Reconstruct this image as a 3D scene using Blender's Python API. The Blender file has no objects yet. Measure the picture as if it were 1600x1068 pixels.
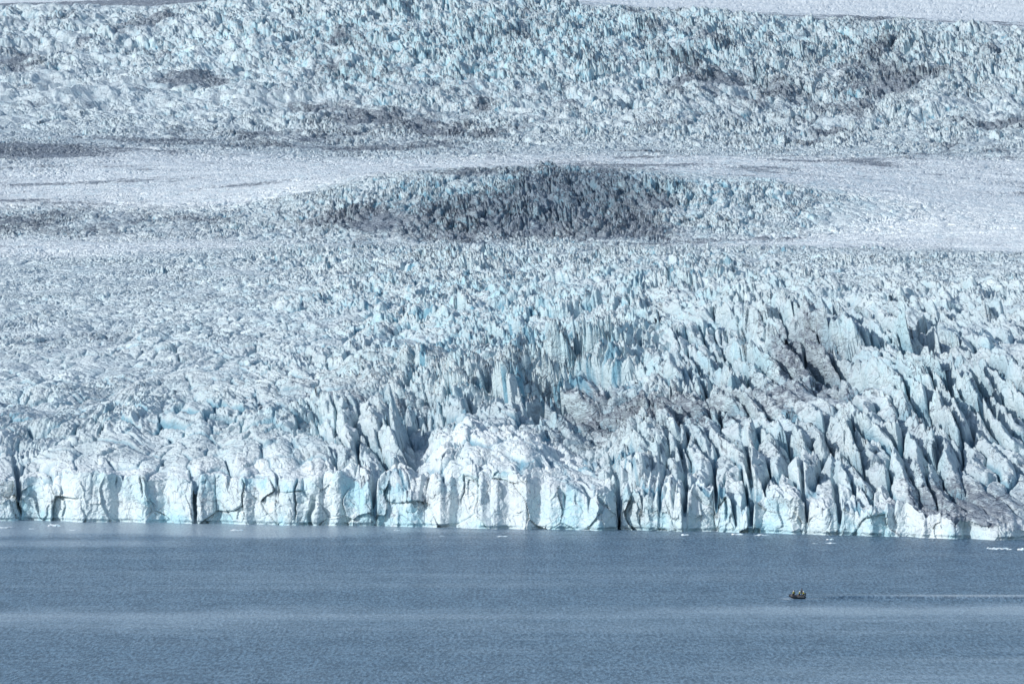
import bpy, bmesh, math, time
import numpy as np
from mathutils import Vector, Matrix

DENS = 1.0            # mesh density of the glacier sheet
F = 8889.0            # focal length of the 200 mm lens in pixels of a 1600 px wide frame
HC = 90.0             # camera height in survey units
HY = 395.0            # horizon row
S = 0.9               # survey unit -> metres
f32 = np.float32
scene = bpy.context.scene
C = scene.collection

# ------------------------------------------------------------------ helpers
def tag(o, label=None, cat=None, group=None, kind=None):
    if label: o['label'] = label
    if cat: o['category'] = cat
    if group: o['group'] = group
    if kind: o['kind'] = kind
    return o

def link(o, parent=None):
    C.objects.link(o)
    if parent is not None: o.parent = parent
    return o

# ------------------------------------------------------------------ noise (numpy)
def hash_tab(seed, n=512, k=1):
    return np.random.RandomState(seed).rand(n, n, k).astype(f32)

_ptabs = {}
def perlin(x, y, seed=0):
    if seed not in _ptabs:
        a = hash_tab(seed+1000, 256)[..., 0]*2*math.pi
        _ptabs[seed] = (np.cos(a), np.sin(a))
    gx, gy = _ptabs[seed]
    xi = np.floor(x); yi = np.floor(y)
    fx = (x-xi).astype(f32); fy = (y-yi).astype(f32)
    xi = xi.astype(np.int32) & 255; yi = yi.astype(np.int32) & 255
    x1 = (xi+1) & 255; y1 = (yi+1) & 255
    u = fx*fx*fx*(fx*(fx*6-15)+10); v = fy*fy*fy*(fy*(fy*6-15)+10)
    a = gx[yi, xi]*fx + gy[yi, xi]*fy
    b = gx[yi, x1]*(fx-1) + gy[yi, x1]*fy
    c = gx[y1, xi]*fx + gy[y1, xi]*(fy-1)
    d = gx[y1, x1]*(fx-1) + gy[y1, x1]*(fy-1)
    a += u*(b-a); c += u*(d-c)
    return (a + v*(c-a))*1.5

def fbm(x, y, seed=0, octv=3, gain=.5):
    r = 0; a = 1.0; t = 0
    for i in range(octv):
        r = r + a*perlin(x*(2.03**i), y*(2.03**i), seed+i*7); t += a; a *= gain
    return r/t

_vtabs = {}
def voronoi(x, y, seed=0, jit=.9):
    """F1, F2, vector to nearest point, three random values of the nearest cell"""
    if seed not in _vtabs: _vtabs[seed] = hash_tab(seed+5000, 512, 5)
    T = _vtabs[seed]
    xi = np.floor(x); yi = np.floor(y)
    fx = (x-xi).astype(f32); fy = (y-yi).astype(f32)
    xi = xi.astype(np.int32); yi = yi.astype(np.int32)
    F1 = np.full(x.shape, 9, f32); F2 = F1.copy()
    DX = np.zeros(x.shape, f32); DY = DX.copy(); CI = np.zeros(x.shape, np.int32)
    Tx = np.ascontiguousarray(T[..., 0]*jit+(1-jit)/2).ravel(); Ty = np.ascontiguousarray(T[..., 1]*jit+(1-jit)/2).ravel()
    for j in (-1, 0, 1):
        ry = ((yi+j) & 511)*512
        for i in (-1, 0, 1):
            idx = ry + ((xi+i) & 511)
            dx = fx - i - Tx[idx]; dy = fy - j - Ty[idx]
            d = dx*dx + dy*dy
            m = d < F1
            F2 = np.where(m, F1, np.minimum(F2, d))
            F1 = np.where(m, d, F1)
            DX = np.where(m, dx, DX); DY = np.where(m, dy, DY); CI = np.where(m, idx, CI)
    F1 = np.sqrt(F1); F2 = np.sqrt(F2)
    R = T.reshape(-1, 5)
    return F1, F2, DX, DY, R[CI, 2], R[CI, 3], R[CI, 4]

def ss(a, b, x):
    t = np.clip((x-a)/(b-a), 0, 1)
    return t*t*(3-2*t)

# ------------------------------------------------------------------ macro survey of the glacier
COLS = np.array([-500, 0, 200, 400, 600, 800, 1000, 1200, 1400, 1600, 2100], float)
#  s (distance behind the front) | sight-line rows | relief | round | blade | dirt
LN = [
 (0,    [756,756,750,754,760,740,776,782,806,828,832], [3.2,3.4,2.6,3.0,5.0,2.5,3.5,4.0,2.0,1.0,1.2]),
 (20,   [734,734,728,730,724,700,738,742,778,802,810], [3.8,4.0,3.0,3.5,7.0,2.2,5.0,7.0,5.0,1.6,2.0]),
 (55,   [704,704,698,694,690,668,696,704,734,750,752], [4.0,4.5,3.5,5.0,9.0,2.4,6.0,11.,8.0,2.6,3.0]),
 (90,   [672,672,664,656,664,668,662,668,690,706,710], [4.2,4.6,3.8,5.5,9.0,6.0,5.0,11.,11.,5.0,5.0]),
 (135,  [648,650,640,632,630,634,634,612,620,640,655], [3.8,4.0,3.5,4.5,6.5,8.0,6.0,9.0,13.,12.,9.0]),
 (220,  [610,612,604,592,580,560,556,520,530,565,580], [3.0,3.2,3.2,3.8,4.6,7.0,7.5,8.0,11.,10.,9.0]),
 (330,  [574,576,566,554,538,518,505,487,492,520,530], [2.6,2.8,3.0,3.4,4.6,6.6,7.0,6.5,7.0,8.0,7.0]),
 (500,  [534,536,528,516,500,486,470,462,468,482,490], [2.4,2.6,2.8,3.2,4.4,5.6,5.8,5.2,5.5,6.0,6.0]),
 (950,  [450,452,450,442,432,426,424,428,432,436,440], [1.7,1.9,2.4,3.4,5.0,6.0,5.5,4.5,4.0,4.0,4.0]),
 (1350, [408,410,408,402,397,396,397,400,405,410,412], [1.0,1.1,1.7,2.8,4.0,4.6,4.0,3.4,3.0,2.6,2.6]),
 (1550, [394,396,394,390,386,385,387,391,396,400,400], [.7,.7,1.0,1.8,2.4,2.8,2.6,2.2,2.0,1.8,1.5]),
 (1700, [390,391,391,392,394,394,393,392,394,394,394], [.6,.6,.6,.7,.8,.8,.8,.7,.6,.6,.6]),
 (2050, [372,376,380,384,385,385,385,377,366,360,358], [1.3,1.6,1.4,1.4,2.0,2.2,2.2,1.5,.6,.6,.6]),
 (2150, [356,358,360,364,345,340,342,346,350,352,350], [2.4,2.4,2.0,2.0,4.5,6.0,6.0,3.0,.9,.7,.6]),
 (2270, [331,331,331,327,288,280,284,297,321,340,342], [2.2,2.4,1.8,2.0,4.5,5.5,5.2,3.8,1.5,.7,.6]),
 (2340, [322,322,322,318,268,260,264,281,312,336,338], [1.0,1.0,.8,.7,1.6,2.2,2.0,1.5,.8,.6,.6]),
 (2480, [314,312,306,296,272,268,270,282,306,326,330], [.6,.6,.6,.6,.8,.9,.9,.8,.6,.6,.6]),
 (2900, [284,282,276,272,270,268,266,270,286,300,304], [1.2,1.1,.6,.5,.5,.5,.6,.7,.7,.6,.6]),
 (3400, [226,230,244,258,262,256,250,250,254,258,256], [2.2,2.2,.8,.7,.8,.8,.8,.9,.9,.8,.8]),
 (3900, [202,206,214,222,232,228,232,238,240,238,232], [2.2,2.4,2.6,3.0,3.0,2.6,3.0,3.4,2.6,2.2,2.2]),
 (4250, [165,168,176,178,182,180,190,204,204,196,190], [4.5,4.5,5.5,6.0,6.5,6.0,7.5,8.0,7.0,6.0,5.5]),
 (4600, [110,112,116,112,105,110,116,132,136,130,128], [7.5,7.0,7.5,8.0,11.,12.,12.,12.,11.,9.0,8.0]),
 (4950, [48,48,48,36,30,40,52,64,74,82,84],           [9.0,8.0,9.5,10.,12.,12.,12.,12.,11.,9.0,8.0]),
 (5120, [22,22,20,6,2,10,24,34,44,54,58],             [6.0,6.0,5.0,7.0,8.0,8.0,7.0,7.0,6.0,4.0,3.0]),
 (5350, [22,20,16,0,-6,4,18,27,36,44,48],             [1.0,1.0,1.0,1.5,2.0,1.6,1.3,1.2,1.0,.9,.9]),
 (6300, [6,4,0,-12,-18,-8,12,20,29,37,40],             [.7,.7,.7,.9,1.,1.,1.0,1.0,1.0,1.0,1.0]),
 (6550, [-40,-45,-50,-55,-60,-50,-16,-4,4,10,12], [.8]*11),
 (9500, [-330,-330,-330,-330,-330,-330,-320,-310,-310,-310,-310], [3]*11),
]
LS = np.array([l[0] for l in LN], float)
PXT = np.arange(-500, 2101, 10.)
def rowfun(vals):
    # smooth curve across columns
    v = np.interp(PXT, COLS, vals)
    k = np.exp(-.5*(np.arange(-15, 16)/6.)**2); k /= k.sum()
    return np.convolve(np.pad(v, 15, mode='edge'), k, mode='valid')
_wl = np.interp(PXT, [-500, 0, 200, 400, 600, 800, 1000, 1200, 1400, 1600, 2100], [806, 812, 815, 818, 821, 824, 828, 832, 838, 843, 856])
YF_T = HC*F/(_wl-HY)
def yfront(px): return np.interp(px, PXT, YF_T)
ST = np.concatenate([np.arange(0, 600, 4.), np.arange(600, 2600, 10.), np.arange(2600, 9501, 20.)])
ROWS = np.array([rowfun(l[1]) for l in LN]); AL = np.array([rowfun(l[2]) for l in LN])
# the white lobe that bulges out of the front: outline of its top edge
HUMP = np.interp(PXT, [560, 600, 640, 680, 730, 800, 850, 900, 950, 1000], [790, 765, 738, 692, 664, 671, 690, 722, 750, 775])
HMASK = np.clip((PXT-620)/30., 0, 1)*np.clip((985-PXT)/50., 0, 1)
for i, s_ in enumerate(LS[:5]):
    tgt = {0: 826-(826-HUMP)*.50, 20: 826-(826-HUMP)*.86, 55: HUMP, 90: HUMP+3, 135: np.minimum(HUMP-10, 640)}[int(s_)]
    ROWS[i] = ROWS[i]*(1-HMASK) + tgt*HMASK
    if s_ < 100: AL[i] = AL[i]*(1-HMASK) + HMASK*(2.3 if s_ < 50 else 4.0)
ZL = HC + (HY-ROWS)*(YF_T[None, :]+LS[:, None])/F
def table(L):
    out = np.empty((len(ST), len(PXT)))
    for c in range(len(PXT)):
        v = np.interp(ST, LS, L[:, c])
        out[:, c] = v
    # smoothing along s with a width that grows with distance
    sm = out.copy()
    for r, s in enumerate(ST):
        w = 5 + s*.011
        m = np.abs(ST-s) < 2.5*w
        k = np.exp(-.5*((ST[m]-s)/w)**2)*np.gradient(ST)[m]
        sm[r] = (k[:, None]*out[m]).sum(0)/k.sum()
    return sm.astype(f32)
ZT = table(ZL); AT = table(AL)
def sample(T, s, px):
    si = np.interp(s, ST, np.arange(len(ST))); pi = np.clip((px+500)/10., 0, len(PXT)-1.001)
    a = np.clip(np.floor(si).astype(int), 0, len(ST)-2); b = np.floor(pi).astype(int)
    u = (si-a).astype(f32); v = (pi-b).astype(f32)
    return (T[a, b]*(1-u)*(1-v) + T[a+1, b]*u*(1-v) + T[a, b+1]*(1-u)*v + T[a+1, b+1]*u*v)

# cell size of the crevasse pattern as a function of distance behind the front
SZ_S = np.array([0, 100, 500, 950, 1500, 1800, 2150, 2400, 2700, 3900, 4300, 5200, 6000, 9500], float)
SZ_V = np.array([10.5, 10., 7.4, 5.8, 4.4, 5., 9.5, 9.5, 6.5, 7, 8.6, 9.0, 9, 20], float)
_sg = np.arange(-200, 9501, 2.); _gv = np.cumsum(2./np.interp(_sg, SZ_S, SZ_V))

def blob(px, row, cx, cy, rx, ry):
    return np.exp(-(((px-cx)/rx)**2 + ((row-cy)/ry)**2))

def relief(X, Y, px, s):
    """height, cavity, dirt (both with painted shade), blueness of the ice surface at survey position X,Y"""
    base = sample(ZT, s, px); A = sample(AT, s, px)
    row = HY - (base-HC)/Y*F                                    # where on the slope we are
    size = np.interp(s, SZ_S, SZ_V).astype(f32)
    # large folds and gullies running down the slope
    big = np.clip(A/6., 0, 1.6)
    hum = ss(630, 680, px)*ss(960, 900, px)*ss(80, 55, s)
    meso = big*(4.2*fbm(X/48., Y/85., 3, 2) + 2.6*(1-2.4*np.abs(fbm(X/26+Y/160., Y/70., 9, 2))))*(1-.35*hum)
    meso += 1.5*fbm(X/120., Y/200., 5, 2)*np.clip(s/300., 0, 1)
    meso += ss(3900, 4300, s)*ss(5350, 5100, s)*(16*fbm(X/130., Y/150., 6, 3) + 6*(1-2.4*np.abs(fbm(X/60., Y/60., 8, 2))))
    meso += 3*blob(px, row, 1235, 520, 110, 34)*ss(60, 120, s) + 3*blob(px, row, 960, 520, 70, 34) - 3*blob(px, row, 870, 575, 40, 45)
    meso += -7*blob(px, row, 1130, 560, 30, 60) + 6*blob(px, row, 1030, 600, 60, 25) + 6*blob(px, row, 560, 668, 70, 16) - 5*blob(px, row, 640, 640, 60, 14)
    meso = meso*(1-.85*ss(2150, 2300, s)*ss(2600, 2400, s))
    base = base + meso*np.clip(s/25.+.25, 0, 1)
    farm0 = ss(3600, 3900, s)*ss(5400, 5300, s)
    mod = fbm(X/55., Y/90., 21, 3)
    A = A*np.clip(1 + 1.5*mod, .30, 1.9)
    A = A*(1 + .75*blob(px, row, 220, 660, 380, 34)*ss(25, 70, s))
    A = A*(1 - ss(4000, 4300, s)*(.27 + .20*ss(700, 200, px) + .25*ss(4700, 4400, s)))
    A = A*(1 - .30*ss(350, 900, s)*(s < 2000) - .10*farm0)
    LW = 14*fbm(X/70., Y/110., 25, 2)                       # slow bending of the crevasse pattern
    LV = 14*fbm(X/90., Y/80., 27, 2)
    # weights of the three serac styles
    wR = np.clip(1-(px-380)/260., 0, 1)*ss(1400, 300, s)
    wB = ss(930, 1150, px)*ss(500, 260, s)*ss(-5, 20, s)
    wB = np.clip(wB + .8*blob(px, row, 620, 690, 130, 50), 0, 1)
    wI = np.clip(1-wR-wB, 0, 1)
    wx = 2.6*fbm(X/11., Y/14., 31, 2); wy = 3.2*fbm(X/12., Y/14., 41, 2)
    skew = .18 + .25*perlin(X/90., Y/130., 44)
    Xw = X + wx + LW; Yw = wy + LV
    g = np.interp(s + 0.0, _sg, _gv).astype(f32)
    u = Xw/size; v = g + Yw/size
    # ---- sharp angular blocks
    ay = 1.15
    F1, F2, DX, DY, r1, r2, r3 = voronoi(u, v/ay, 1)
    e = F2-F1
    openk = .35 + .75*ss(-.35, .35, perlin(X/14., Y/20., 51))
    crack = (1-ss(.02, .26, e))*openk
    sharp = .55*(r1-.5) + 1.15*((r2-.5)*DX*1.6 + (r3-.7)*DY) + .55*(.75-F1) - .95*crack
    U1, U2, VX, VY, v1, v2, v3 = voronoi(u/1.9+.37, v/2.3+.11, 6)
    mb = ss(-.12, .22, fbm(X/48., Y/75., 34, 2))
    mb = np.where((s > 1650) & (s < 3500), mb*.55, mb)
    farm = ss(3600, 3900, s)*ss(5400, 5300, s)
    mb = mb*(1-farm) + farm*np.clip(.35+.65*ss(-.1, .2, fbm(X/70., Y/90., 38, 3)), 0, 1)
    bigb = .8*(v1-.5) + 2.1*((v2-.5)*VX*1.6 + (v3-.7)*VY) + .9*(.7-U1) - 1.3*(1-ss(.02, .16, U2-U1)) + .55*(r1-.5)*ss(0, .1, e)
    sharp = sharp*(1-mb) + bigb*mb
    th_ = 1.2*fbm(X/150., Y/260., 35, 2)
    rg = 1-2.6*np.abs(fbm((X*np.cos(th_)+.5*Y*np.sin(th_))/19., (.5*Y*np.cos(th_)-X*np.sin(th_))/52., 36, 2))
    rg = rg*(1-.75*blob(px, row, 840, 520, 160, 80))
    sharp = sharp + .65*rg - .2
    # ---- rounded mounds
    dome = np.sqrt(np.clip(1-(F1/.85)**2, 0, 1))
    dome = dome*(1-.65*mb) + .65*mb*1.5*np.sqrt(np.clip(1-(U1/.9)**2, 0, 1))
    rnd = -.55 + .18*rg + 1.15*dome + .45*(r1-.5) - .55*(1-ss(0, .14, e))*openk - .3 + .5*(r3-.6)*DY
    # ---- long blades running down the steep flank
    ub = (X + 1.0*wx + .13*s + 1.3*LW)/ (size*.72); vb = (g/4.2) + .3*fbm(X/9., s/30., 61, 2)
    G1, G2, EX, EY, q1, q2, q3 = voronoi(ub, vb, 2, .95)
    eb = G2-G1
    cb = (1-ss(.02, .22, eb))
    blade = .55*(q1-.5) + .62*(.55-np.abs(EX+.4*(q2-.5))*1.5) + .55*(q3-.5)*EX - .3*EY*(q3+.3) - 1.2*cb*(.10+1.25*q2*q2)
    # ---- broad draped folds with few open cracks (right-hand shoulder)
    wS = np.clip(ss(980, 1120, px)*ss(610, 540, row)*ss(405, 440, row)*(.55+.9*fbm(X/70., Y/90., 28, 2)) + .6*blob(px, row, 930, 500, 90, 60), 0, 1)
    wS = np.clip(wS + .35*hum + .85*farm*ss(-.02, .25, fbm(X/85., Y/80., 43, 3) + .35*ss(700, 200, px) - .15), 0, 1)
    K1, K2, TX, TY, k1, k2, k3 = voronoi((X+2.2*wx+1.5*LW+.20*s)/14., (s+2*LV+2*wy)/38., 5)
    fold_h = .9*(k1-.5) + 1.3*(k2-.5)*TX*1.4 - .6*TY*k3 + .5*(.6-K1) - .55*(1-ss(.0, .12, K2-K1))*(k3 > .4)
    fold_h = fold_h + .55*(.5-np.abs(fbm((X+.2*s)/9., Y/40., 29, 3)))
    # ---- second and third generation of fractures
    H1, H2, SX, SY, p1, p2, p3 = voronoi(u*2.45+.8*perlin(X/5., Y/6., 71), v*2.05, 3)
    e2 = H2-H1
    small = .8*(p1-.5) + 1.3*((p2-.5)*SX*1.5+(p3-.75)*SY) - .55*(1-ss(0, .22, e2))
    fine = fbm(X/1.7, Y/2.2, 81, 3)
    wI = wI*(1-.8*wS); wB = wB*(1-.8*wS)
    h = wS*(1.15*fold_h + .08*small) + wI*(1.0*sharp + .33*small) + wR*(.95*rnd + .13*small) + wB*(1.05*blade + .2*small)
    h = h + .055*fine + .10*fbm(X/4.5, Y/6., 83, 2)
    pl = np.clip(1.6-A, 0, 1)*ss(1200, 1500, s)
    rip = (.5-np.abs(fbm(X/26.+Y/90., Y/9., 85, 4)))*2.2 + .12*fbm(X/6., Y/4., 87, 2)
    rip = rip*.7 + 1.3*fbm(X/75.+Y/300., s/9., 84, 3)
    band = fbm(X/260.+Y/700., Y/55., 86, 4)
    H = base + A*h + .12*fine*np.clip(A, 0, 1) + pl*(rip*1.25 + 3.5*band)
    far_n = fbm(X/130., Y/170., 97, 4)
    cav_shade = .22*blob(px, row, 230, 665, 420, 28) + .15*blob(px, row, 600, 640, 200, 25) + wS*.7*(1-ss(0, .07, K2-K1))*(k3 > .5) + wI*(.85*crack + .35*np.clip(-sharp, 0, 1)) + wR*(.6*(1-ss(0, .2, e))) + wB*(.95*cb*(.4+.6*q2) + .3*np.clip(-blade, 0, 1))  # first two blobs paint the blue-grey shadow band behind the left front
    cav_shade = np.clip(cav_shade + .12*np.clip(-small, 0, 1), 0, 1)*np.clip(A/3.0, .25, 1)
    # ---- dirt: bands and patches of debris, plus shade painted on the middle icefall
    d = .16 + .22*np.clip(fbm(X/70., Y/140., 91, 3)+.1, 0, 1)
    d += .25*blob(px, row, 850, 560, 260, 90) + .75*blob(px, row, 990, 655, 190, 32) + .55*blob(px, row, 560, 632, 170, 18)
    d += .5*blob(px, row, 1250, 560, 75, 75) + .95*blob(px, row, 1500, 800, 130, 48)
    d += .4*blob(px, row, 1350, 640, 300, 80) + .3*blob(px, row, 120, 530, 200, 30)
    d += .75*blob(px, row, 920, 310, 170, 60) + .5*blob(px, row, 700, 345, 170, 40) + .5*blob(px, row, 960, 365, 180, 20)  # middle icefall: dirt together with painted shade
    d += .5*blob(px, row, 100, 345, 380, 26) + .9*blob(px, row, 60, 238, 150, 16) + .2*blob(px, row, 260, 285, 150, 7)
    d += .5*blob(px, row, 480, 225, 260, 18) + .5*blob(px, row, 620, 190, 170, 22) + .5*blob(px, row, 1180, 165, 170, 40)
    d += .5*blob(px, row, 1380, 120, 120, 45) + .45*blob(px, row, 150, 0, 260, 14) + .35*blob(px, row, 1400, 262, 300, 22)
    d += .35*blob(px, row, 1300, 36, 200, 10)
    d += .15*blob(px, row, 800, 325, 250, 55)  # wide part of the dirt and shade painted over the middle icefall
    mid_shade = (s > 2100)*(s < 2345)*(.55*blob(px, row, 925, 300, 150, 60)+.34*blob(px, row, 720, 330, 170, 60))  # icefall shade painted in through the deep-ice tint
    d += ss(1400, 1700, s)*(1.25*np.clip(far_n+.02, 0, 1)+ .8*ss(3800, 4200, s)*np.clip(fbm((X-.5*Y)/75., (Y+.8*X)/210., 39, 3)-.02, 0, 1) + .45*np.clip(fbm(X/45., Y/60., 99, 3), 0, 1)) + pl*(.9*np.clip(.45-rip*.9, 0, 1) + .9*np.clip(band-.10, 0, 1))
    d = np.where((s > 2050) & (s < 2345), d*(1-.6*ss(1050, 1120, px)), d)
    d = d - .16*pl
    d = np.where(s > 6100, 0, d) + ss(5380, 5450, s)*ss(6100, 5950, s)*(.25+.6*ss(700, 300, px))
    d = np.clip(d, 0, 1)
    d = d*(1-.55*hum) + .25*hum*np.clip(fbm(X/9., Y/14., 33, 2), 0, 1)
    b = .26 + .5*blob(px, row, 760, 480, 330, 80) + .45*blob(px, row, 1180, 80, 420, 50) + .5*blob(px, row, 620, 90, 350, 60)
    b += .5*blob(px, row, 760, 70, 420, 70) + .35*blob(px, row, 780, 560, 200, 60) + .4*blob(px, row, 820, 320, 300, 60) + .45*blob(px, row, 1180, 300, 180, 40) + .25*blob(px, row, 1250, 600, 400, 100)
    b = b + .3*fbm(X/40., Y/60., 95, 2)
    b = np.where(s > 6100, 0, b)
    cav_shade = np.clip(cav_shade*(1-.2*farm) + mid_shade + .25*ss(1800, 4300, s)*np.clip(-h, 0, 1), 0, 1)
    return H.astype(f32), cav_shade.astype(f32), np.clip(d, 0, 1).astype(f32), np.clip(b, 0, 1).astype(f32)

# ------------------------------------------------------------------ materials
def new_mat(name):
    m = bpy.data.materials.new(name); m.use_nodes = True
    nt = m.node_tree; nt.nodes.clear()
    out = nt.nodes.new('ShaderNodeOutputMaterial')
    p = nt.nodes.new('ShaderNodeBsdfPrincipled')
    nt.links.new(p.outputs[0], out.inputs[0])
    return m, nt, p

class N:
    """small expression helper over a node tree"""
    def __init__(s, nt): s.nt = nt
    def node(s, t, **kw):
        n = s.nt.nodes.new(t)
        for k, v in kw.items(): setattr(n, k, v)
        return n
    def put(s, sock, v):
        if isinstance(v, bpy.types.NodeSocket): s.nt.links.new(v, sock)
        elif v is not None: sock.default_value = v
    def math(s, op, a, b=None, c=None, clamp=False):
        n = s.node('ShaderNodeMath', operation=op, use_clamp=clamp)
        s.put(n.inputs[0], a); s.put(n.inputs[1], b)
        if c is not None: s.put(n.inputs[2], c)
        return n.outputs[0]
    def ramp(s, v, a, b, lo=0., hi=1.):
        n = s.node('ShaderNodeMapRange', interpolation_type='SMOOTHSTEP')
        s.put(n.inputs[0], v); s.put(n.inputs[1], a); s.put(n.inputs[2], b); s.put(n.inputs[3], lo); s.put(n.inputs[4], hi)
        return n.outputs[0]
    def mix(s, f, a, b, mode='MIX'):
        n = s.node('ShaderNodeMix', data_type='RGBA', blend_type=mode)
        s.put(n.inputs[0], f); s.put(n.inputs[6], a); s.put(n.inputs[7], b)
        return n.outputs[2]
    def mapping(s, vec, scale=(1,1,1), rot=(0,0,0)):
        n = s.node('ShaderNodeMapping'); s.put(n.inputs['Vector'], vec)
        n.inputs['Scale'].default_value = scale; n.inputs['Rotation'].default_value = rot
        return n.outputs[0]
    def noise(s, vec, scale, detail=3, rough=.55, dist=0.):
        n = s.node('ShaderNodeTexNoise'); s.put(n.inputs['Vector'], vec)
        n.inputs['Scale'].default_value = scale; n.inputs['Detail'].default_value = detail
        n.inputs['Roughness'].default_value = rough; n.inputs['Distortion'].default_value = dist
        return n.outputs[0]
    def edges(s, vec, scale, rnd=1.):
        n = s.node('ShaderNodeTexVoronoi', feature='DISTANCE_TO_EDGE'); s.put(n.inputs['Vector'], vec)
        n.inputs['Scale'].default_value = scale; n.inputs['Randomness'].default_value = rnd
        return n.outputs[0]
    def warp(s, vec, scale, amt):
        nz = s.node('ShaderNodeTexNoise'); s.put(nz.inputs['Vector'], vec); nz.inputs['Scale'].default_value = scale
        nz.inputs['Detail'].default_value = 2
        sub = s.node('ShaderNodeVectorMath', operation='SUBTRACT'); s.put(sub.inputs[0], nz.outputs['Color']); sub.inputs[1].default_value = (.5,.5,.5)
        sc = s.node('ShaderNodeVectorMath', operation='SCALE'); s.put(sc.inputs[0], sub.outputs[0]); sc.inputs['Scale'].default_value = amt
        ad = s.node('ShaderNodeVectorMath', operation='ADD'); s.put(ad.inputs[0], vec); s.put(ad.inputs[1], sc.outputs[0])
        return ad.outputs[0]

def ice_material(name, cliff=False):
    m, nt, p = new_mat(name); n = N(nt)
    at = n.node('ShaderNodeVertexColor', layer_name='ice')
    sep = n.node('ShaderNodeSeparateColor'); nt.links.new(at.outputs[0], sep.inputs[0])
    cav_shade, dirt_shade, blue = sep.outputs
    geo = n.node('ShaderNodeNewGeometry'); P = geo.outputs['Position']
    nz = n.node('ShaderNodeSeparateXYZ'); nt.links.new(geo.outputs['Normal'], nz.inputs[0])
    far = at.outputs['Alpha']
    # clean weathered ice, bluer where it is steep and deep
    tone = n.ramp(n.noise(P, .09, 4, .6), .3, .7)
    white = n.mix(tone, (.49, .582, .62, 1), (.635, .72, .745, 1))
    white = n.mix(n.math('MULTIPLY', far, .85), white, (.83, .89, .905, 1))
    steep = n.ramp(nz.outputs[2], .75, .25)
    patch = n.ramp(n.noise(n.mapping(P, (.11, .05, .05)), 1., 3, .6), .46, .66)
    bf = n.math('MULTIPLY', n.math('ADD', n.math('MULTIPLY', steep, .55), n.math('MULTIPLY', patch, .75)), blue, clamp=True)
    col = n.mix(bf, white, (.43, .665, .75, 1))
    col = n.mix(n.ramp(cav_shade, .2, .9, 0, .85), col, (.11, .31, .43, 1))  # tint of deep ice, also shows the shade painted into this channel
    # debris and the painted icefall shade: speckle, smears and thin dark fracture lines
    Wp = n.warp(P, .22, 5.)
    sm = n.noise(n.mapping(Wp, (.30, .13, .55), (0, .35, .3)), 1., 5, .68)
    th = n.math('SUBTRACT', .86, n.math('MULTIPLY', dirt_shade, .50))
    dm = n.ramp(sm, th, n.math('ADD', th, .13))
    flat = n.ramp(nz.outputs[2], -.1, .6, .45, 1.)
    dm = n.math('MULTIPLY', dm, flat)
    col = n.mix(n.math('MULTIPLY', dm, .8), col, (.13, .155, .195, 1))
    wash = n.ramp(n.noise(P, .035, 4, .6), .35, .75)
    col = n.mix(n.math('MULTIPLY', n.math('MULTIPLY', wash, dirt_shade), .62), col, (.25, .305, .37, 1))
    l1 = n.math('ABSOLUTE', n.math('SUBTRACT', n.noise(n.mapping(P, (.10, .035, .07), (.2, .5, .5)), 1., 4, .6, .8), .5))
    l2 = n.math('ABSOLUTE', n.math('SUBTRACT', n.noise(n.mapping(P, (.22, .05, .10), (.1, -.5, -.3)), 1., 3, .6, .5), .5))
    lm = n.math('MAXIMUM', n.ramp(l1, .013, .002), n.math('MULTIPLY', n.ramp(l2, .012, .002), .7))
    lm = n.math('MULTIPLY', lm, n.ramp(n.noise(P, .05, 3), .45, .60))
    col = n.mix(n.math('MULTIPLY', lm, n.ramp(dirt_shade, .05, .6, .3, .95)), col, (.09, .11, .15, 1))
    fold = n.math('ABSOLUTE', n.math('SUBTRACT', n.noise(n.mapping(P, (.05, .02, .22), (0, .25, 0)), 1., 3, .55, 1.6), .5))
    fl = n.math('PINGPONG', n.math('MULTIPLY', fold, 1.), .035)
    fm = n.math('MULTIPLY', n.ramp(fl, .012, .003), n.ramp(dirt_shade, .62, .9))
    col = n.mix(n.math('MULTIPLY', fm, .8), col, (.07, .08, .11, 1))
    nt.links.new(col, p.inputs['Base Color'])
    p.inputs['Roughness'].default_value = .55
    p.inputs['Specular IOR Level'].default_value = .25
    # surface grain
    b1 = n.noise(n.warp(P, .5, 1.5), .55, 6, .62)
    b2 = n.edges(n.warp(P, .4, 2.), .33)
    hgt = n.math('ADD', n.math('MULTIPLY', b1, 1.), n.math('MULTIPLY', n.ramp(b2, 0., .12), .22))
    bp = n.node('ShaderNodeBump'); bp.inputs['Strength'].default_value = .8; bp.inputs['Distance'].default_value = .95
    nt.links.new(hgt, bp.inputs['Height']); nt.links.new(bp.outputs[0], p.inputs['Normal'])
    return m
ICE = ice_material('glacier_ice')

def sheet(name, P, attr, label=None):
    """P: rows x cols x 3 (survey units) -> one mesh object"""
    R, Cn = P.shape[:2]
    me = bpy.data.meshes.new(name)
    me.vertices.add(R*Cn)
    me.vertices.foreach_set('co', (P*S).astype(f32).ravel())
    nf = (R-1)*(Cn-1)
    i = np.arange(R*Cn, dtype=np.int32).reshape(R, Cn)
    q = np.stack([i[:-1, :-1], i[:-1, 1:], i[1:, 1:], i[1:, :-1]], -1).reshape(-1)
    me.loops.add(nf*4); me.loops.foreach_set('vertex_index', q)
    me.polygons.add(nf)
    me.polygons.foreach_set('loop_start', np.arange(0, nf*4, 4, dtype=np.int32))
    me.polygons.foreach_set('use_smooth', np.ones(nf, bool))
    me.update(calc_edges=True)
    if attr is not None:
        a = me.color_attributes.new('ice', 'FLOAT_COLOR', 'POINT')
        a.data.foreach_set('color', attr.astype(f32).ravel())
    o = bpy.data.objects.new(name, me); link(o)
    tag(o, label, None, None, 'structure')
    return o

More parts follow.
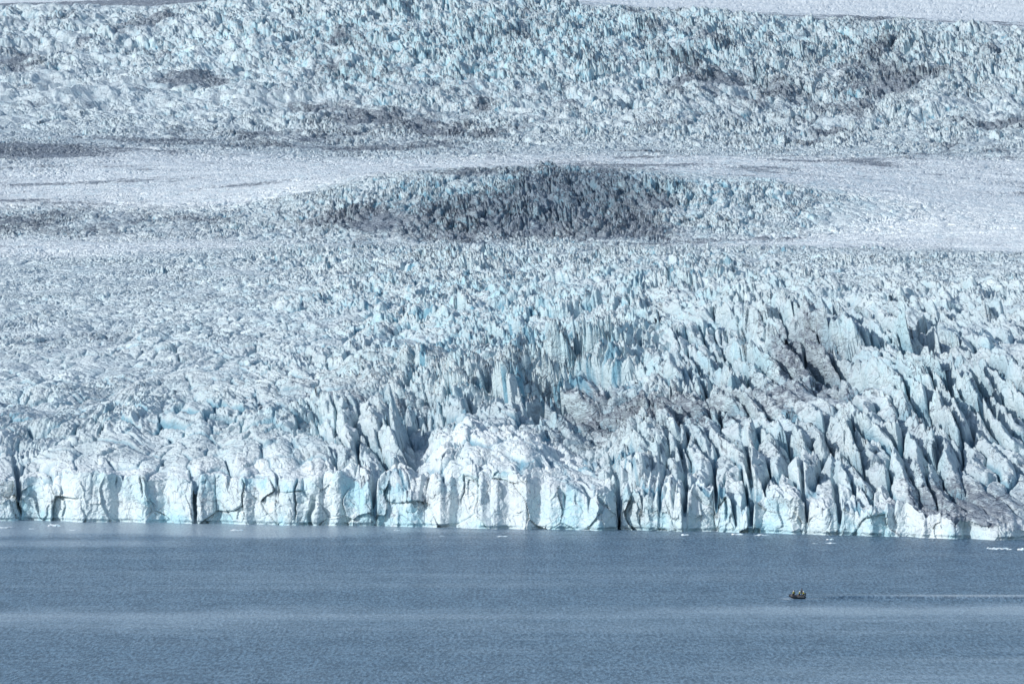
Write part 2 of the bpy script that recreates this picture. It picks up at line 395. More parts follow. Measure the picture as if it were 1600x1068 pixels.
# ------------------------------------------------------------------ the glacier
t0 = time.time()
cs = 1.15/DENS
px = np.concatenate([np.arange(-1600, -500, 14.), np.arange(-500, -30, 5.), np.arange(-30, 1630, cs), np.arange(1630, 2100, 5.), np.arange(2100, 3300, 14.)]).astype(f32)
def rows():
    r = [0.]; 
    while r[-1] < 9500:
        s = r[-1]
        d = np.interp(s, [0, 300, 900, 1500, 1600, 2040, 2060, 2400, 2500, 3800, 4100, 5200, 5500, 9500],
                         [.42, .55, 1.0, 1.5, 2.0, 2.0, 1.3, 1.3, 3, 3, 1.8, 1.8, 6, 25])
        r.append(s+d/DENS)
    return np.array(r, f32)
sr = rows()
PX, SS = np.meshgrid(px, sr)
yf = yfront(px).astype(f32)
# embayments and headlands along the front
def bays(px_):
    return (9.0*fbm(px_/70., px_*0+.5, 11, 2) + 3.2*perlin(px_/27., px_*0+.3, 12)).astype(f32)
fade = np.exp(-SS/40.)
YY = yf[None, :] + SS + bays(px)[None, :]*fade
XX = (PX-800)/F*YY
H, cav_shade, dirt_shade, blue = relief(XX, YY, PX, SS)
print('relief', H.shape, time.time()-t0)
# named gullies in the front: column, half width, depth, reach behind the front
for cx, hw, dep, ln_ in ((28, 3.4, 8, 34), (306, 4.5, 5, 9), (432, 1.8, 3, 8),
                         (585, 3.5, 6, 14), (967, 3.6, 8, 30), (1072, 3.4, 8, 55), (1119, 2.6, 7, 45),
                         (1177, 3.8, 8, 60), (1258, 2.6, 7, 34), (1312, 3.6, 7, 36)):
    wv = cx + 5*perlin(SS/14., SS*0+cx*.37, 17) - SS*.16
    k = np.exp(-((PX-wv)/(hw*1.25))**4)*np.exp(-(SS/ln_)**2)
    H -= dep*k; cav_shade = np.maximum(cav_shade, .7*k)
H[SS < 200] = np.maximum(H[SS < 200], 2.0)
# blades lean a little
A_ = sample(AT, SS, PX)
lean = (H - sample(ZT, SS, PX))
XX = XX - (.16*lean*np.clip(A_/6, 0, 1)*np.clip(SS/20, 0, 1)).astype(f32)
YY = YY - (.10*lean*np.clip(A_/6, 0, 1)*np.clip(SS/20, 0, 1)).astype(f32)
P = np.stack([XX, YY, H], -1)
att = np.stack([cav_shade, dirt_shade, blue, np.maximum(np.maximum(.6*ss(30, 5, SS), 1.0*np.clip(2.0-sample(AT, SS, PX), 0, 1)*ss(1300, 1500, SS)), (.6+.2*(SS > 20))*ss(630, 680, PX)*ss(960, 900, PX)*ss(80, 55, SS))], -1)

# ---- the calving cliff: rows from below the water up to the edge of the sheet
NR = int(110*DENS)
t = np.linspace(0, 1, NR).astype(f32)[:, None]
top = H[0][None, :]; cav0 = cav_shade[0][None, :]
zc = -3 + (top+3)*t
PXc = np.broadcast_to(px[None, :], zc.shape)
hump = np.exp(-(((PXc-755)/120.)**2))
lean_ = .28 + .15*perlin(PXc/60., zc*0, 71) + .45*hump + .5*ss(1380, 1450, PXc)
ye = P[0, :, 1][None, :]; xe = P[0, :, 0][None, :]
kk = np.exp(-.5*(np.arange(-60, 61)/22.)**2); kk /= kk.sum()
smT = np.convolve(np.pad(H[0], 60, mode='edge'), kk, mode='valid')[None, :]
back = smT*(1-t)*lean_
Xc = xe + zc*0
# slabs and pillars of the face
a1, a2, ax_, ay_, r1, r2, r3 = voronoi((Xc+2.2*fbm(Xc/14., zc/16., 88, 2)+.35*zc*perlin(Xc/30., zc*0, 72)+1.6*perlin(Xc/6, zc/7, 73))/13., (zc+.25*Xc)/15.+.3*perlin(Xc/14., zc/18., 74), 21)
b1, b2, bx_, by_, s1, s2, s3 = voronoi((Xc+.8*perlin(Xc/4, zc/3, 75))/3.4, zc/7.+.4*perlin(Xc/5, zc/6, 76), 22)
ea = a2-a1; eb_ = b2-b1
face = 2.0*(r1-.5)*ss(0, .05, ea) + 8.5*((r2-.5)*ax_) + 6.5*(r3-.6)*ay_ - 1.0*(1-ss(0, .08, ea))*(r3 > .75)
bw = .25+.9*ss(-.2, .3, perlin(Xc/15., zc/12., 92))
face = face + bw*(.8*(s1-.5)*ss(0, .08, eb_) + 2.2*(s2-.5)*bx_ + 1.8*(s3-.5)*by_) + .40*fbm(Xc/1.5, zc/1.7, 77, 3) + (.6*fbm(Xc/5., zc/6., 78, 2))
env = np.clip((1-t)*5, 0, 1)**.7
notch = zc*0; 
for cx, hw, d, z0, z1 in ((306, 3.6, 7, 0, 30), (28, 2.6, 7, 2, 40), (180, 1.2, 2.5, 12, 24), (220, 1.3, 3, 9, 22),
                          (432, 1.2, 3, 10, 40), (463, 1.6, 3, 2, 22), (488, 5.0, 4, -5, 8), (585, 2.0, 5, 3, 40), (967, 2.6, 10, -5, 40), (1003, 1.2, 3, 2, 26),
                          (1072, 2.2, 6, 11, 40), (1119, 2.0, 6, 12, 40), (1132, 2.6, 3.5, 4, 14), (1177, 2.0, 5, 12, 40), (1258, 2.0, 5, 11, 40), (380, 1.0, 2.5, 2, 30), (722, 1.2, 2, 8, 30), (880, 2.0, 2.5, 8, 20)):
    w = cx + 5.5*perlin(zc/7., zc*0+cx*.11, 79) + 1.5*perlin(zc/2., zc*0+cx*.31, 94) - (zc-10)*(.12+.35*math.sin(cx))
    k = np.exp(-((PXc-w)/(hw*(.7+.6*np.clip(zc/25., 0, 1))))**4)*ss(z0-2, z0+3, zc)*ss(z1+3, z1-2, zc)
    notch = np.maximum(notch, d*k)
Yc = ye - back - (face*1.15+.6)*env + notch*np.clip((1-t)*8, 0, 1)
Yc += 1.6*ss(1.3, .3, zc)*(.6+.8*perlin(Xc/9., zc*0, 93))
Yc[0] = Yc[1]
Pc = np.stack([Xc, Yc, zc], -1)
Pc[-1] = P[0]
cavc = np.clip(.3*(1-ss(0, .04, ea))*(r3 > .8)*(zc > 2) + .09*notch, 0, 1)
cavc[-1] = cav_shade[0]
dc = .10 + .25*t*np.ones_like(zc) + .15*np.clip(fbm(Xc/16., zc/14., 80, 2), 0, 1) + .35*ss(1380, 1450, PXc)*t
bc = np.clip(.30 + .5*ss(-.15, .25, fbm(Xc/13.+.3*zc/9., zc/11., 89, 3))*(.5+r2) + .25*(s3-.5) + .45*ss(6, 0, zc) - .25*hump - .4*ss(1380, 1450, PXc), 0, 1)
bc += .5*np.exp(-(((PXc-600)/50.)**2))*ss(26, 16, zc) + .5*np.exp(-(((PXc-920)/60.)**2))*ss(22, 12, zc)
attc = np.stack([cavc, dc, np.clip(bc, 0, 1), zc*0+.6], -1)
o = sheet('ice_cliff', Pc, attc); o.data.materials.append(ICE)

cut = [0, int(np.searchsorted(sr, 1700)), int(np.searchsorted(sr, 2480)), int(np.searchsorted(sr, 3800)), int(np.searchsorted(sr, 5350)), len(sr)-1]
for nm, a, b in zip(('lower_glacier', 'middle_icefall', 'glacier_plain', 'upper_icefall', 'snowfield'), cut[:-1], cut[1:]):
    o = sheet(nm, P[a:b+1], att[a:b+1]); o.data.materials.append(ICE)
print('glacier', time.time()-t0)
del P, att, H, cav_shade, dirt_shade, blue, XX, YY, PX, SS

# ------------------------------------------------------------------ the lagoon
def water_material():
    m, nt, p = new_mat('lagoon_water'); n = N(nt)
    geo = n.node('ShaderNodeNewGeometry'); Pn = geo.outputs['Position']
    at = n.node('ShaderNodeVertexColor', layer_name='foam')
    sep = n.node('ShaderNodeSeparateColor'); nt.links.new(at.outputs[0], sep.inputs[0])
    streak = n.noise(n.mapping(Pn, (.0022, .0075, 1.)), 1., 4, .55, .4)
    streak2 = n.noise(n.mapping(Pn, (.012, .05, 1.)), 1., 4, .6, .3)
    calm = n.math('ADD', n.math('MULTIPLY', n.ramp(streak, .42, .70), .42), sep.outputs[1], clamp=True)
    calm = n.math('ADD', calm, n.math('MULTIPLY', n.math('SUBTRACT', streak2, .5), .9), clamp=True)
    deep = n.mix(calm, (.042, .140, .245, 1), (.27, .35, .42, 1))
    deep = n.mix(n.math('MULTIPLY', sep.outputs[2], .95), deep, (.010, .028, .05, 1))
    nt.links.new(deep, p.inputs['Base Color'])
    p.inputs['IOR'].default_value = 1.33; p.inputs['Specular IOR Level'].default_value = .26
    nt.links.new(n.ramp(calm, 0, 1, .32, .22), p.inputs['Roughness'])
    w1 = n.noise(n.mapping(Pn, (1.2, .5, 1.), (0, 0, .06)), 1., 3, .65)
    w2 = n.noise(n.mapping(Pn, (1.7, 1.0, 1.), (0, 0, -.3)), 1., 3, .6)
    w3 = n.noise(n.mapping(Pn, (.13, .06, 1.), (0, 0, 0)), 1., 2, .6)
    hh = n.math('ADD', n.math('ADD', n.math('MULTIPLY', w1, 2.2), n.math('MULTIPLY', w3, 2.0)), n.math('MULTIPLY', w2, .45))
    chop = n.noise(n.mapping(Pn, (1.35, .19, 1.), (0, 0, .01)), 1., 3, .7)
    chop = n.math('ADD', n.math('MULTIPLY', chop, .8), n.math('MULTIPLY', n.noise(n.mapping(Pn, (.16, .04, 1.)), 1., 3, .6), .2))
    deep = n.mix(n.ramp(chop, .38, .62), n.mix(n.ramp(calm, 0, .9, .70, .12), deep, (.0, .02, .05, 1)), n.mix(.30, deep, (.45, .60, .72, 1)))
    foamn = n.ramp(n.noise(n.mapping(Pn, (.4, .3, 1.)), 1., 3, .6), .2, .6, .35, 1.)
    deep = n.mix(n.math('MULTIPLY', sep.outputs[0], foamn), deep, (.62, .70, .74, 1))
    nt.links.new(deep, p.inputs['Base Color'])
    bp = n.node('ShaderNodeBump'); bp.inputs['Distance'].default_value = .55
    nt.links.new(n.ramp(calm, 0, 1, .95, .5), bp.inputs['Strength'])
    nt.links.new(hh, bp.inputs['Height']); nt.links.new(bp.outputs[0], p.inputs['Normal'])
    return m
BX, BY = (1245-800)/F*HC*F/(935-HY)*S, HC*F/(935.-HY)*S       # boat position in metres
xs = np.concatenate([np.linspace(-9000, -260, 30), np.linspace(-240, 240, 481)[:-1], np.linspace(240, 9000, 30)])
ys = np.concatenate([np.linspace(-1500, BY-40, 60)[:-1], np.arange(BY-40, BY+40, .4), np.linspace(BY+40, 2300, 60)])
WX, WY = np.meshgrid(xs, ys)
dxs = WX-(BX+1.5)                                              # distance astern
wob = .5*np.sin(dxs/7.)+.6*np.sin(dxs/17.+1)
mid = BY - .02*dxs + wob*np.clip(dxs/20, 0, 1)*.5
act = (dxs > 0)
gro = np.clip(dxs/12., 0, 1)
def ridge(c, w): return np.exp(-((WY-c)/w)**2)
WZ = act*gro*(.22*ridge(mid-3, 3.) - .3*ridge(mid+1.5, 3.2) + .30*ridge(mid+8.0, 3.4))
WZ += act*np.exp(-dxs/30.)*gro*(.2*ridge(mid+2+dxs*.34, .9) - .2*ridge(mid+3.6+dxs*.34, .9) + .14*ridge(mid-2-dxs*.3, .9))
foam = act*np.exp(-np.clip(dxs, 0, 999)/6.)*ridge(mid, 1.6)*.9 + act*1.0*ss(10, 40, dxs)*ridge(mid+11, 4.5)
foam += .9*np.exp(-((WX-(BX-2.3))**2/1.6 + (WY-BY+.4)**2/6.))
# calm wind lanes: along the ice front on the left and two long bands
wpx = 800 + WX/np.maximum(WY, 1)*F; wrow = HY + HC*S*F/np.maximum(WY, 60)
calm = .75*ss(840, 832, wrow+4*np.sin(wpx/90.))*ss(1000, 420, wpx)*(WY > 300)  # sheen beside the ice, painted in as paler water colour
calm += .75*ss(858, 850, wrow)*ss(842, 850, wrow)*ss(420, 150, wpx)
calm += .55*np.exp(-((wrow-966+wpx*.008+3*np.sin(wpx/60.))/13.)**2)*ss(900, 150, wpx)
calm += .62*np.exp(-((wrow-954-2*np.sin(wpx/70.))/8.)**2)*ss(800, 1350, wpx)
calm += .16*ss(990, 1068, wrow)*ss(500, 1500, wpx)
n_lines = WZ.shape
Wp = np.stack([WX, WY, WZ], -1)/S
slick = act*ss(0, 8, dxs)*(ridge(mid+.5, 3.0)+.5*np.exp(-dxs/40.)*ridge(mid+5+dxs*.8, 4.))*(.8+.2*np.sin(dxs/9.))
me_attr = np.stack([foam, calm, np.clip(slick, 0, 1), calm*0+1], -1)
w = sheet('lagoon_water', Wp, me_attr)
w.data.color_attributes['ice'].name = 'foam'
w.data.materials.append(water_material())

# ------------------------------------------------------------------ simple materials
def plain(name, col, rough=.6, var=.25, scale=6., metal=0.):
    m, nt, p = new_mat(name); n = N(nt)
    tc = n.node('ShaderNodeTexCoord')
    nz = n.noise(tc.outputs['Object'], scale, 4, .6)
    c2 = tuple(c*(1-var) for c in col)
    nt.links.new(n.mix(n.ramp(nz, .3, .7), (*col, 1), (*c2, 1)), p.inputs['Base Color'])
    p.inputs['Roughness'].default_value = rough; p.inputs['Metallic'].default_value = metal
    return m
M_TUBE = plain('dark_rubber', (.017, .021, .030), .45)
M_PATCH = plain('grey_rubber', (.30, .32, .34), .5)
M_DECK = plain('deck_grey', (.05, .055, .065), .6)
M_METAL = plain('brushed_metal', (.45, .46, .47), .35, .2, 12, .8)
M_MOTOR = plain('motor_cowl_black', (.02, .02, .022), .3)
M_ROPE = plain('white_rope', (.6, .58, .5), .8)
M_SUIT = plain('dark_suit', (.018, .022, .035), .8)
M_SKIN = plain('skin', (.55, .36, .27), .55, .1)
M_YEL = plain('yellow_vest', (.52, .50, .04), .6, .3)
M_HAT = plain('white_knit', (.82, .82, .80), .8, .1)
M_HATD = plain('black_knit', (.02, .02, .025), .8, .1)
M_FLOE = ice_like = None

def mesh_obj(name, bm, mat, parent=None, smooth=True):
    me = bpy.data.meshes.new(name); bm.to_mesh(me); bm.free()
    me.materials.append(mat)
    if smooth:
        for p_ in me.polygons: p_.use_smooth = True
    return link(bpy.data.objects.new(name, me), parent)

def sweep(bm, pts, rad, seg=12, caps=True):
    pts = [Vector(p_) for p_ in pts]; rings = []
    for i, p_ in enumerate(pts):
        d = (pts[min(i+1, len(pts)-1)]-pts[max(i-1, 0)]).normalized()
        up = Vector((0, 0, 1)) if abs(d.z) < .9 else Vector((1, 0, 0))
        a = d.cross(up).normalized(); b = a.cross(d).normalized()
        r = rad[i] if hasattr(rad, '__len__') else rad
        rings.append([bm.verts.new(p_ + (a*math.cos(2*math.pi*k/seg)+b*math.sin(2*math.pi*k/seg))*r) for k in range(seg)])
    for A_, B_ in zip(rings[:-1], rings[1:]):
        for k in range(seg): bm.faces.new((A_[k], A_[(k+1) % seg], B_[(k+1) % seg], B_[k]))
    if caps: bm.faces.new(rings[0][::-1]); bm.faces.new(rings[-1])

def box(bm, c, d, bev=0., rot=None):
    r = bmesh.ops.create_cube(bm, size=1.)
    M = Matrix.Translation(c) @ (rot or Matrix.Identity(4)) @ Matrix.Diagonal((*d, 1))
    bmesh.ops.transform(bm, matrix=M, verts=r['verts'])
    if bev:
        es = list({e for v in r['verts'] for e in v.link_edges})
        bmesh.ops.bevel(bm, geom=es, offset=bev, segments=2, affect='EDGES', profile=.6)

# ------------------------------------------------------------------ inflatable boat (bow towards -x)
boat = bpy.data.objects.new('inflatable_boat', None); link(boat)
boat.location = (BX, BY, .0); boat.rotation_euler = (0, math.radians(2.5), math.radians(12)); boat.scale = (1.0, 1.15, 1.35)
tag(boat, 'small dark grey inflatable boat speeding left with people in yellow vests aboard', 'boat')
L_, W_, TR = 4.1, .78, .27
path = []
for k in range(9): path.append((2.05-k*.30, -W_, .34+.0*k))
for k in range(1, 12):
    a = math.pi*k/12.
    path.append((-.35-1.3*math.sin(a)**.8, -W_*math.cos(a), .34+.16*math.sin(a)**1.5))
for k in range(9): path.append((2.05-(8-k)*.30, W_, .34))
bm = bmesh.new(); rr = [TR]*len(path); rr[0] = rr[-1] = .10; rr[1] = rr[-2] = .2
sweep(bm, path, rr, 18); tube = mesh_obj('buoyancy_tube', bm, M_TUBE, boat)
for y_ in (-1, 1):
    bm = bmesh.new(); sweep(bm, [(1.7-k*.3, y_*(W_+TR-.01), .36) for k in range(7)], .035, 8)
    mesh_obj('rubbing_strake', bm, M_PATCH, tube)
    bm = bmesh.new(); sweep(bm, [(1.5-k*.12, y_*(W_+TR*.75), .55-.05*abs(math.sin(k*math.pi/3.))) for k in range(17)], .014, 6)
    mesh_obj('grab_line', bm, M_ROPE, tube)
# v-shaped hull below the tubes
bm = bmesh.new(); secs = []
for x_, hw, kz, cz in ((1.9, .72, .02, .2), (.8, .72, .0, .2), (-.3, .70, .0, .2), (-1.0, .55, .08, .28), (-1.4, .28, .2, .38), (-1.6, .03, .36, .45)):
    secs.append([bm.verts.new(v_) for v_ in ((x_, -hw, cz), (x_, -hw*.5, (cz+kz)/2-.03), (x_, 0, kz-.05), (x_, hw*.5, (cz+kz)/2-.03), (x_, hw, cz))])
for a_, b_ in zip(secs[:-1], secs[1:]):
    for k in range(4): bm.faces.new((a_[k], b_[k], b_[k+1], a_[k+1]))
bm.faces.new(secs[0]); bm.faces.new(secs[-1][::-1])
mesh_obj('hull', bm, M_DECK, boat)
bm = bmesh.new(); box(bm, (.35, 0, .235), (2.9, 1.15, .05), .01); mesh_obj('floor', bm, M_DECK, boat, False)
bm = bmesh.new(); box(bm, (1.82, 0, .40), (.07, 1.12, .42), .02); mesh_obj('transom', bm, M_PATCH, boat, False)
bm = bmesh.new(); box(bm, (.55, 0, .46), (.32, 1.14, .05), .015); mesh_obj('thwart', bm, M_PATCH, boat, False)
bm = bmesh.new(); box(bm, (-1.15, 0, .52), (.55, .8, .24), .06); mesh_obj('bow_locker', bm, M_PATCH, boat)
mo = bpy.data.objects.new('outboard_motor', None); link(mo, boat)
bm = bmesh.new(); sweep(bm, [(2.02, 0, .62), (2.04, 0, .72), (2.06, 0, .9), (2.05, 0, 1.02), (2.03, 0, 1.07)], [.13, .2, .2, .16, .06], 14)
mo2 = mesh_obj('cowl', bm, M_MOTOR, mo)
bm = bmesh.new(); box(bm, (2.06, 0, .30), (.16, .11, .66), .03); box(bm, (2.08, 0, -.10), (.34, .22, .03), .01); mesh_obj('drive_leg', bm, M_MOTOR, mo)
bm = bmesh.new(); sweep(bm, [(1.9, .02, .74), (1.6, .06, .80), (1.36, .10, .84)], [.03, .025, .03], 8); mesh_obj('tiller', bm, M_METAL, mo)
bm = bmesh.new()
for k in range(3):
    a = k*2*math.pi/3
    box(bm, (2.26, math.cos(a)*.08, -.26+math.sin(a)*.08), (.02, .13, .07), .0, Matrix.Rotation(a, 4, 'X'))
mesh_obj('propeller', bm, M_METAL, mo)

# ------------------------------------------------------------------ people
def figure_mesh(name, pose):
    """one continuous skinned body; figure faces -x, seat or feet at the origin"""
    V = []; E = []; Rd = []
    def v(p_, r, par=None):
        V.append(p_); Rd.append(r); i = len(V)-1
        if par is not None: E.append((par, i))
        return i
    if pose == 'stand':
        pel = v((0, 0, .93), .15); zt = .93
        hips = [(0, -.09, .86), (0, .09, .86)]
        knees = [(-.10, -.14, .49), (-.02, .15, .49)]; ank = [(.0, -.16, .09), (.12, .18, .09)]
        arm = [[(-.02, -.2, 1.40), (.02, -.27, 1.12), (.22, -.16, .98)], [(-.02, .2, 1.40), (-.06, .27, 1.12), (-.22, .24, .95)]]
        hz = 0; fw = 0.
    else:
        pel = v((0, 0, .12), .16); zt = .12
        hips = [(-.04, -.10, .10), (-.04, .10, .10)]
        knees = [(-.45, -.14, .10), (-.45, .14, .10)]; ank = [(-.40, -.14, -.30), (-.40, .14, -.30)]
        arm = [[(-.04, -.2, .58), (-.02, -.27, .31), (-.25, -.18, .19)], [(-.04, .2, .58), (-.02, .27, .31), (-.25, .18, .19)]]
        hz = 0; fw = 0.
    c1 = v((-.02, 0, zt+.20), .14, pel); c2 = v((-.04, 0, zt+.40), .165, c1); nk0 = v((-.03, 0, zt+.51), .10, c2)
    nk = v((-.035, 0, zt+.57), .055, nk0); h0 = v((-.045, 0, zt+.64), .078, nk); h1 = v((-.05, 0, zt+.72), .095, h0); h2 = v((-.045, 0, zt+.80), .06, h1)
    for sgn, hp, kn, an in zip((-1, 1), hips, knees, ank):
        a = v(hp, .10, pel); b = v(kn, .065, a); m_ = v(tuple((Vector(kn)*.6+Vector(an)*.4)), .062, b); c = v(an, .042, m_)
        v((an[0]-.17, an[1]*1.05, an[2]-.045), .038, c)
    for sgn, (sh, el, wr) in zip((-1, 1), arm):
        a = v(sh, .065, c2); b = v(el, .045, a); c = v(wr, .03, b)
        d = (Vector(wr)-Vector(el)).normalized(); pal = Vector(wr)+d*.07; pi_ = v(tuple(pal), .028, c)
        side = Vector((0, 0, 1)).cross(d).normalized()
        for q, ln2 in ((-1.5, .055), (-.5, .07), (.5, .075), (1.5, .065)):
            k1 = v(tuple(pal+side*q*.021+d*.04), .0095, pi_)
            v(tuple(pal+side*q*.022+d*(.04+ln2*.8)-Vector((0, 0, .028))), .0085, k1)
        tb = v(tuple(Vector(wr)+d*.035-side*sgn*.045-Vector((0, 0, .01))), .011, c)
        v(tuple(Vector(wr)+d*.075-side*sgn*.06-Vector((0, 0, .025))), .0095, tb)
    me = bpy.data.meshes.new(name); me.from_pydata(V, E, []); 
    o = bpy.data.objects.new(name, me); link(o)
    md = o.modifiers.new('skin', 'SKIN'); md.use_smooth_shade = True
    for i, r in enumerate(Rd):
        sv = me.skin_vertices[0].data[i]; sv.radius = (r, r); sv.use_root = (i == 0)
    sb = o.modifiers.new('sub', 'SUBSURF'); sb.levels = 1; sb.render_levels = 1
    dg = bpy.context.evaluated_depsgraph_get(); ev = o.evaluated_get(dg)
    res = bpy.data.meshes.new_from_object(ev)
    bpy.data.objects.remove(o)
    # face: nose, brow, mouth and ears pressed into the head
    hc = Vector((-.05, 0, zt+.72))
    bm = bmesh.new(); bm.from_mesh(res)
    def ball(c, sc):
        r = bmesh.ops.create_uvsphere(bm, u_segments=10, v_segments=8, radius=1.)
        bmesh.ops.transform(bm, matrix=Matrix.Translation(c) @ Matrix.Diagonal((*sc, 1)), verts=r['verts'])
    ball(hc+Vector((-.095, 0, -.01)), (.026, .015, .024))
    ball(hc+Vector((-.078, 0, -.055)), (.014, .027, .008))
    for s_ in (-1, 1):
        ball(hc+Vector((-.083, s_*.034, .012)), (.014, .016, .011))
        ball(hc+Vector((.005, s_*.095, -.005)), (.024, .012, .034))
    bm.to_mesh(res); bm.free()
    res.materials.clear(); res.materials.append(M_SUIT); res.materials.append(M_SKIN)
    for p_ in res.polygons:
        p_.use_smooth = True
        skin = p_.center.z > zt+.575
        for (sh, el, wr) in arm:
            if (p_.center-Vector(wr)).dot((Vector(wr)-Vector(el)).normalized()) > .01 and (p_.center-Vector(wr)).length < .22: skin = True
        p_.material_index = 1 if skin else 0
    return res, zt
def vest_bm(zt):
    bm = bmesh.new(); rings = []
    for z_, rx, ry in ((.30, .19, .205), (.315, .212, .222), (.36, .215, .228), (.42, .21, .22), (.49, .175, .19), (.535, .115, .125)):
        rings.append([bm.verts.new((-.03+rx*math.cos(2*math.pi*k/20), ry*math.sin(2*math.pi*k/20)*(1-.0*k), zt+z_)) for k in range(20)])
    for a_, b_ in zip(rings[:-1], rings[1:]):
        for k in range(20): bm.faces.new((a_[k], a_[(k+1) % 20], b_[(k+1) % 20], b_[k]))
    return bm
def hat_bm(zt, r=.155):
    bm = bmesh.new(); rings = []
    for z_, q in ((.705, 1.0), (.73, 1.04), (.77, 1.0), (.81, .82), (.84, .5), (.852, .15)):
        rings.append([bm.verts.new((-.045+.01+q*r*math.cos(2*math.pi*k/16), q*r*.95*math.sin(2*math.pi*k/16), zt+z_)) for k in range(16)])
    for a_, b_ in zip(rings[:-1], rings[1:]):
        for k in range(16): bm.faces.new((a_[k], a_[(k+1) % 16], b_[(k+1) % 16], b_[k]))
    bm.faces.new(rings[-1])
    return bm
BODY = {k: figure_mesh('person_body', k) for k in ('sit', 'stand')}
def person(pose, x, y, z, rz, vest, hat, label):
    e = bpy.data.objects.new('person', None); link(e)
    M = boat.matrix_basis
    e.location = boat.matrix_basis @ Vector((x, y, z)); e.rotation_euler = (0, math.radians(2), math.radians(12+rz)); e.scale = (1.12, 1.12, 1.15)
    tag(e, label, 'person')
    me, zt = BODY[pose]
    link(bpy.data.objects.new('body', me), e)
    mesh_obj('life_vest', vest_bm(zt), vest, e); mesh_obj('hat', hat_bm(zt), hat, e)
    return e
bpy.context.view_layer.update()
person('sit', -.95, -.62, .60, -24, M_YEL, M_HAT, 'seated person with white hat and yellow vest nearest the bow of the boat')
person('sit', -.45, .66, .58, 50, M_SUIT, M_HATD, 'seated person all in black just behind the white-hatted bow passenger')
person('sit', .55, -.62, .58, -35, M_YEL, M_HAT, 'seated person in white hat and yellow vest directly in front of the standing driver')
person('stand', 1.30, .25, .27, 5, M_SUIT, M_HATD, 'tall standing person in black steering at the stern, highest figure aboard')
person('sit', 1.45, -.66, .56, -40, M_YEL, M_HAT, 'seated person in yellow vest farthest aft, lower right of the standing driver')

# ------------------------------------------------------------------ drifting ice
def floe_mat():
    m, nt, p = new_mat('drift_ice'); n = N(nt)
    tc = n.node('ShaderNodeTexCoord')
    a = n.ramp(n.noise(tc.outputs['Object'], .8, 5, .6), .3, .7)
    nt.links.new(n.mix(a, (.82, .85, .86, 1), (.52, .72, .80, 1)), p.inputs['Base Color'])
    p.inputs['Roughness'].default_value = .45
    return m
M_FLOE = floe_mat()
rs = np.random.RandomState(4)
def floe(pxc, row, w_m, h_m, label, d_m=None):
    Yv = HC*F/(row-HY)*S; Xv = (pxc-800)/F*Yv
    d_m = d_m or w_m*.8
    bm = bmesh.new(); bmesh.ops.create_icosphere(bm, subdivisions=3, radius=1.)
    ph = rs.rand(9)*6
    for v_ in bm.verts:
        c = v_.co; a = math.atan2(c.y, c.x)
        k = 1+.22*math.sin(3*a+ph[0])+.14*math.sin(7*a+ph[1])+.08*math.sin(11*a+ph[2])
        z = c.z
        top_ = (.55+.3*math.sin(2.3*c.x*2+ph[3])+.25*math.sin(3.1*c.y+ph[4])+.25*math.sin(5*c.x+4*c.y+ph[5])) if z > 0 else .35
        v_.co = Vector((c.x*k*w_m/2, c.y*k*d_m/2, (abs(z)**.55)*(1 if z > 0 else -1)*max(top_, .12)*h_m))
    o = mesh_obj('ice_floe', bm, M_FLOE, None, False)
    o.location = (Xv, Yv, 0); o['label'] = label; o['category'] = 'ice floe'; o['group'] = 'ice floes drifting near the glacier front'
    return o
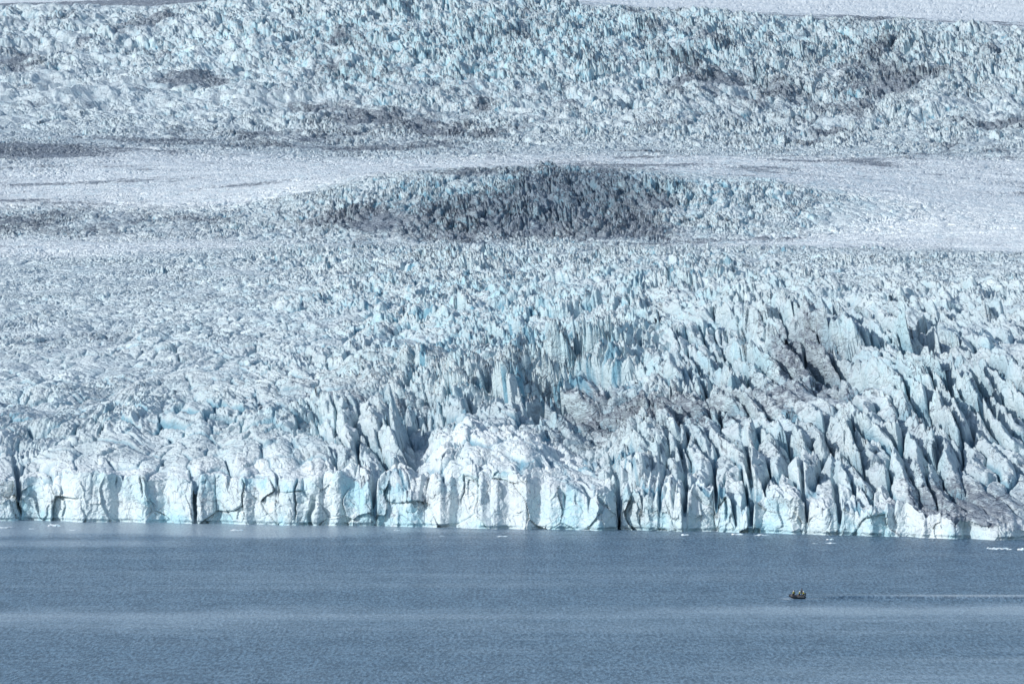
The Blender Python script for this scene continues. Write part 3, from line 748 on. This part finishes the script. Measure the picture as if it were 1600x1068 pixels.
for a in (
 (5, 824, 5.5, .35, 'long flat white ice floe at the far left edge of the water'),
 (84, 821.5, 3.6, .7, 'white ice floe with a raised lump, second from the left edge'),
 (116, 828, 2.6, .16, 'very low grey-white ice floe right of the lumpy left one'),
 (48, 826, 1.6, .15, 'tiny low ice floe beside the long flat one at far left'),
 (370, 828.5, 3.2, .35, 'small white ice floe alone on the pale calm lane at left'),
 (620, 828, 1.6, .2, 'tiny ice floe close to the cliff left of the white hump'),
 (690, 837, 1.5, .14, 'tiny low ice floe on open water under the white hump'),
 (785, 838, 2.8, .25, 'low white ice floe on the water in front of the white hump'),
 (930, 827.5, 8.0, .30, 'longest flat ice floe against the cliff left of the dark notch'),
 (1070, 836, 2.2, .45, 'small bright ice floe on the water right of the dark notch'),
 (1153, 835, 3.2, .40, 'bright ice floe close to the cliff, left one of a close pair'),
 (1190, 836, 4.5, .30, 'flat wide ice floe close to the cliff, right one of a close pair'),
 (1298, 843, 1.9, .4, 'small bright ice floe above another flatter one at right'),
 (1299, 848.5, 2.9, .28, 'flat ice floe just nearer than a small bright one at right'),
 (1274, 849, 1.6, .15, 'faint low ice floe left of the flat pair at right'),
 (1546, 856.5, 1.2, .3, 'smallest left chunk of the ice cluster at far right'),
 (1555, 857.5, 2.8, .5, 'left large chunk of the ice cluster at far right'),
 (1567, 857.2, 3.6, .5, 'largest chunk of the ice cluster at far right'),
 (1578, 858.5, 1.3, .25, 'small low chunk just right of the largest in the far right cluster'),
 (1597, 859, 1.9, .6, 'separate ice chunk at the right edge of the photo'),
): floe(*a)

# ------------------------------------------------------------------ camera, light
cam = bpy.data.cameras.new('camera'); co = bpy.data.objects.new('camera', cam); link(co)
cam.sensor_width = 36; cam.lens = F/1600*36
cam.clip_start = 1; cam.clip_end = 60000
co.location = (0, 0, HC*S)
pitch = math.atan((534-HY)/F)
co.rotation_euler = (math.pi/2-pitch, 0, 0)
scene.camera = co

SD = Vector((-.80, -.46, .50)).normalized()
sun = bpy.data.lights.new('sun', 'SUN'); sun.energy = 3.3; sun.angle = math.radians(.5); sun.color = (1, .975, .94)
so = bpy.data.objects.new('sun', sun); link(so)
so.rotation_euler = SD.to_track_quat('Z', 'Y').to_euler()
wd = bpy.data.worlds.new('World'); scene.world = wd; wd.use_nodes = True
nt = wd.node_tree; bg = nt.nodes['Background']
sky = nt.nodes.new('ShaderNodeTexSky'); sky.sky_type = 'NISHITA'; sky.sun_disc = False
sky.sun_elevation = math.asin(SD.z); sky.sun_rotation = math.atan2(SD.x, SD.y)
sky.air_density = 1.0; sky.dust_density = .6; sky.ozone_density = .7
nt.links.new(sky.outputs[0], bg.inputs[0]); bg.inputs[1].default_value = .15
scene.view_settings.view_transform = 'Standard'; scene.view_settings.look = 'None'
scene.view_settings.exposure = 0; scene.view_settings.gamma = 1
scene.cycles.max_bounces = 5; scene.cycles.diffuse_bounces = 3; scene.cycles.glossy_bounces = 2
print('done', time.time()-t0)
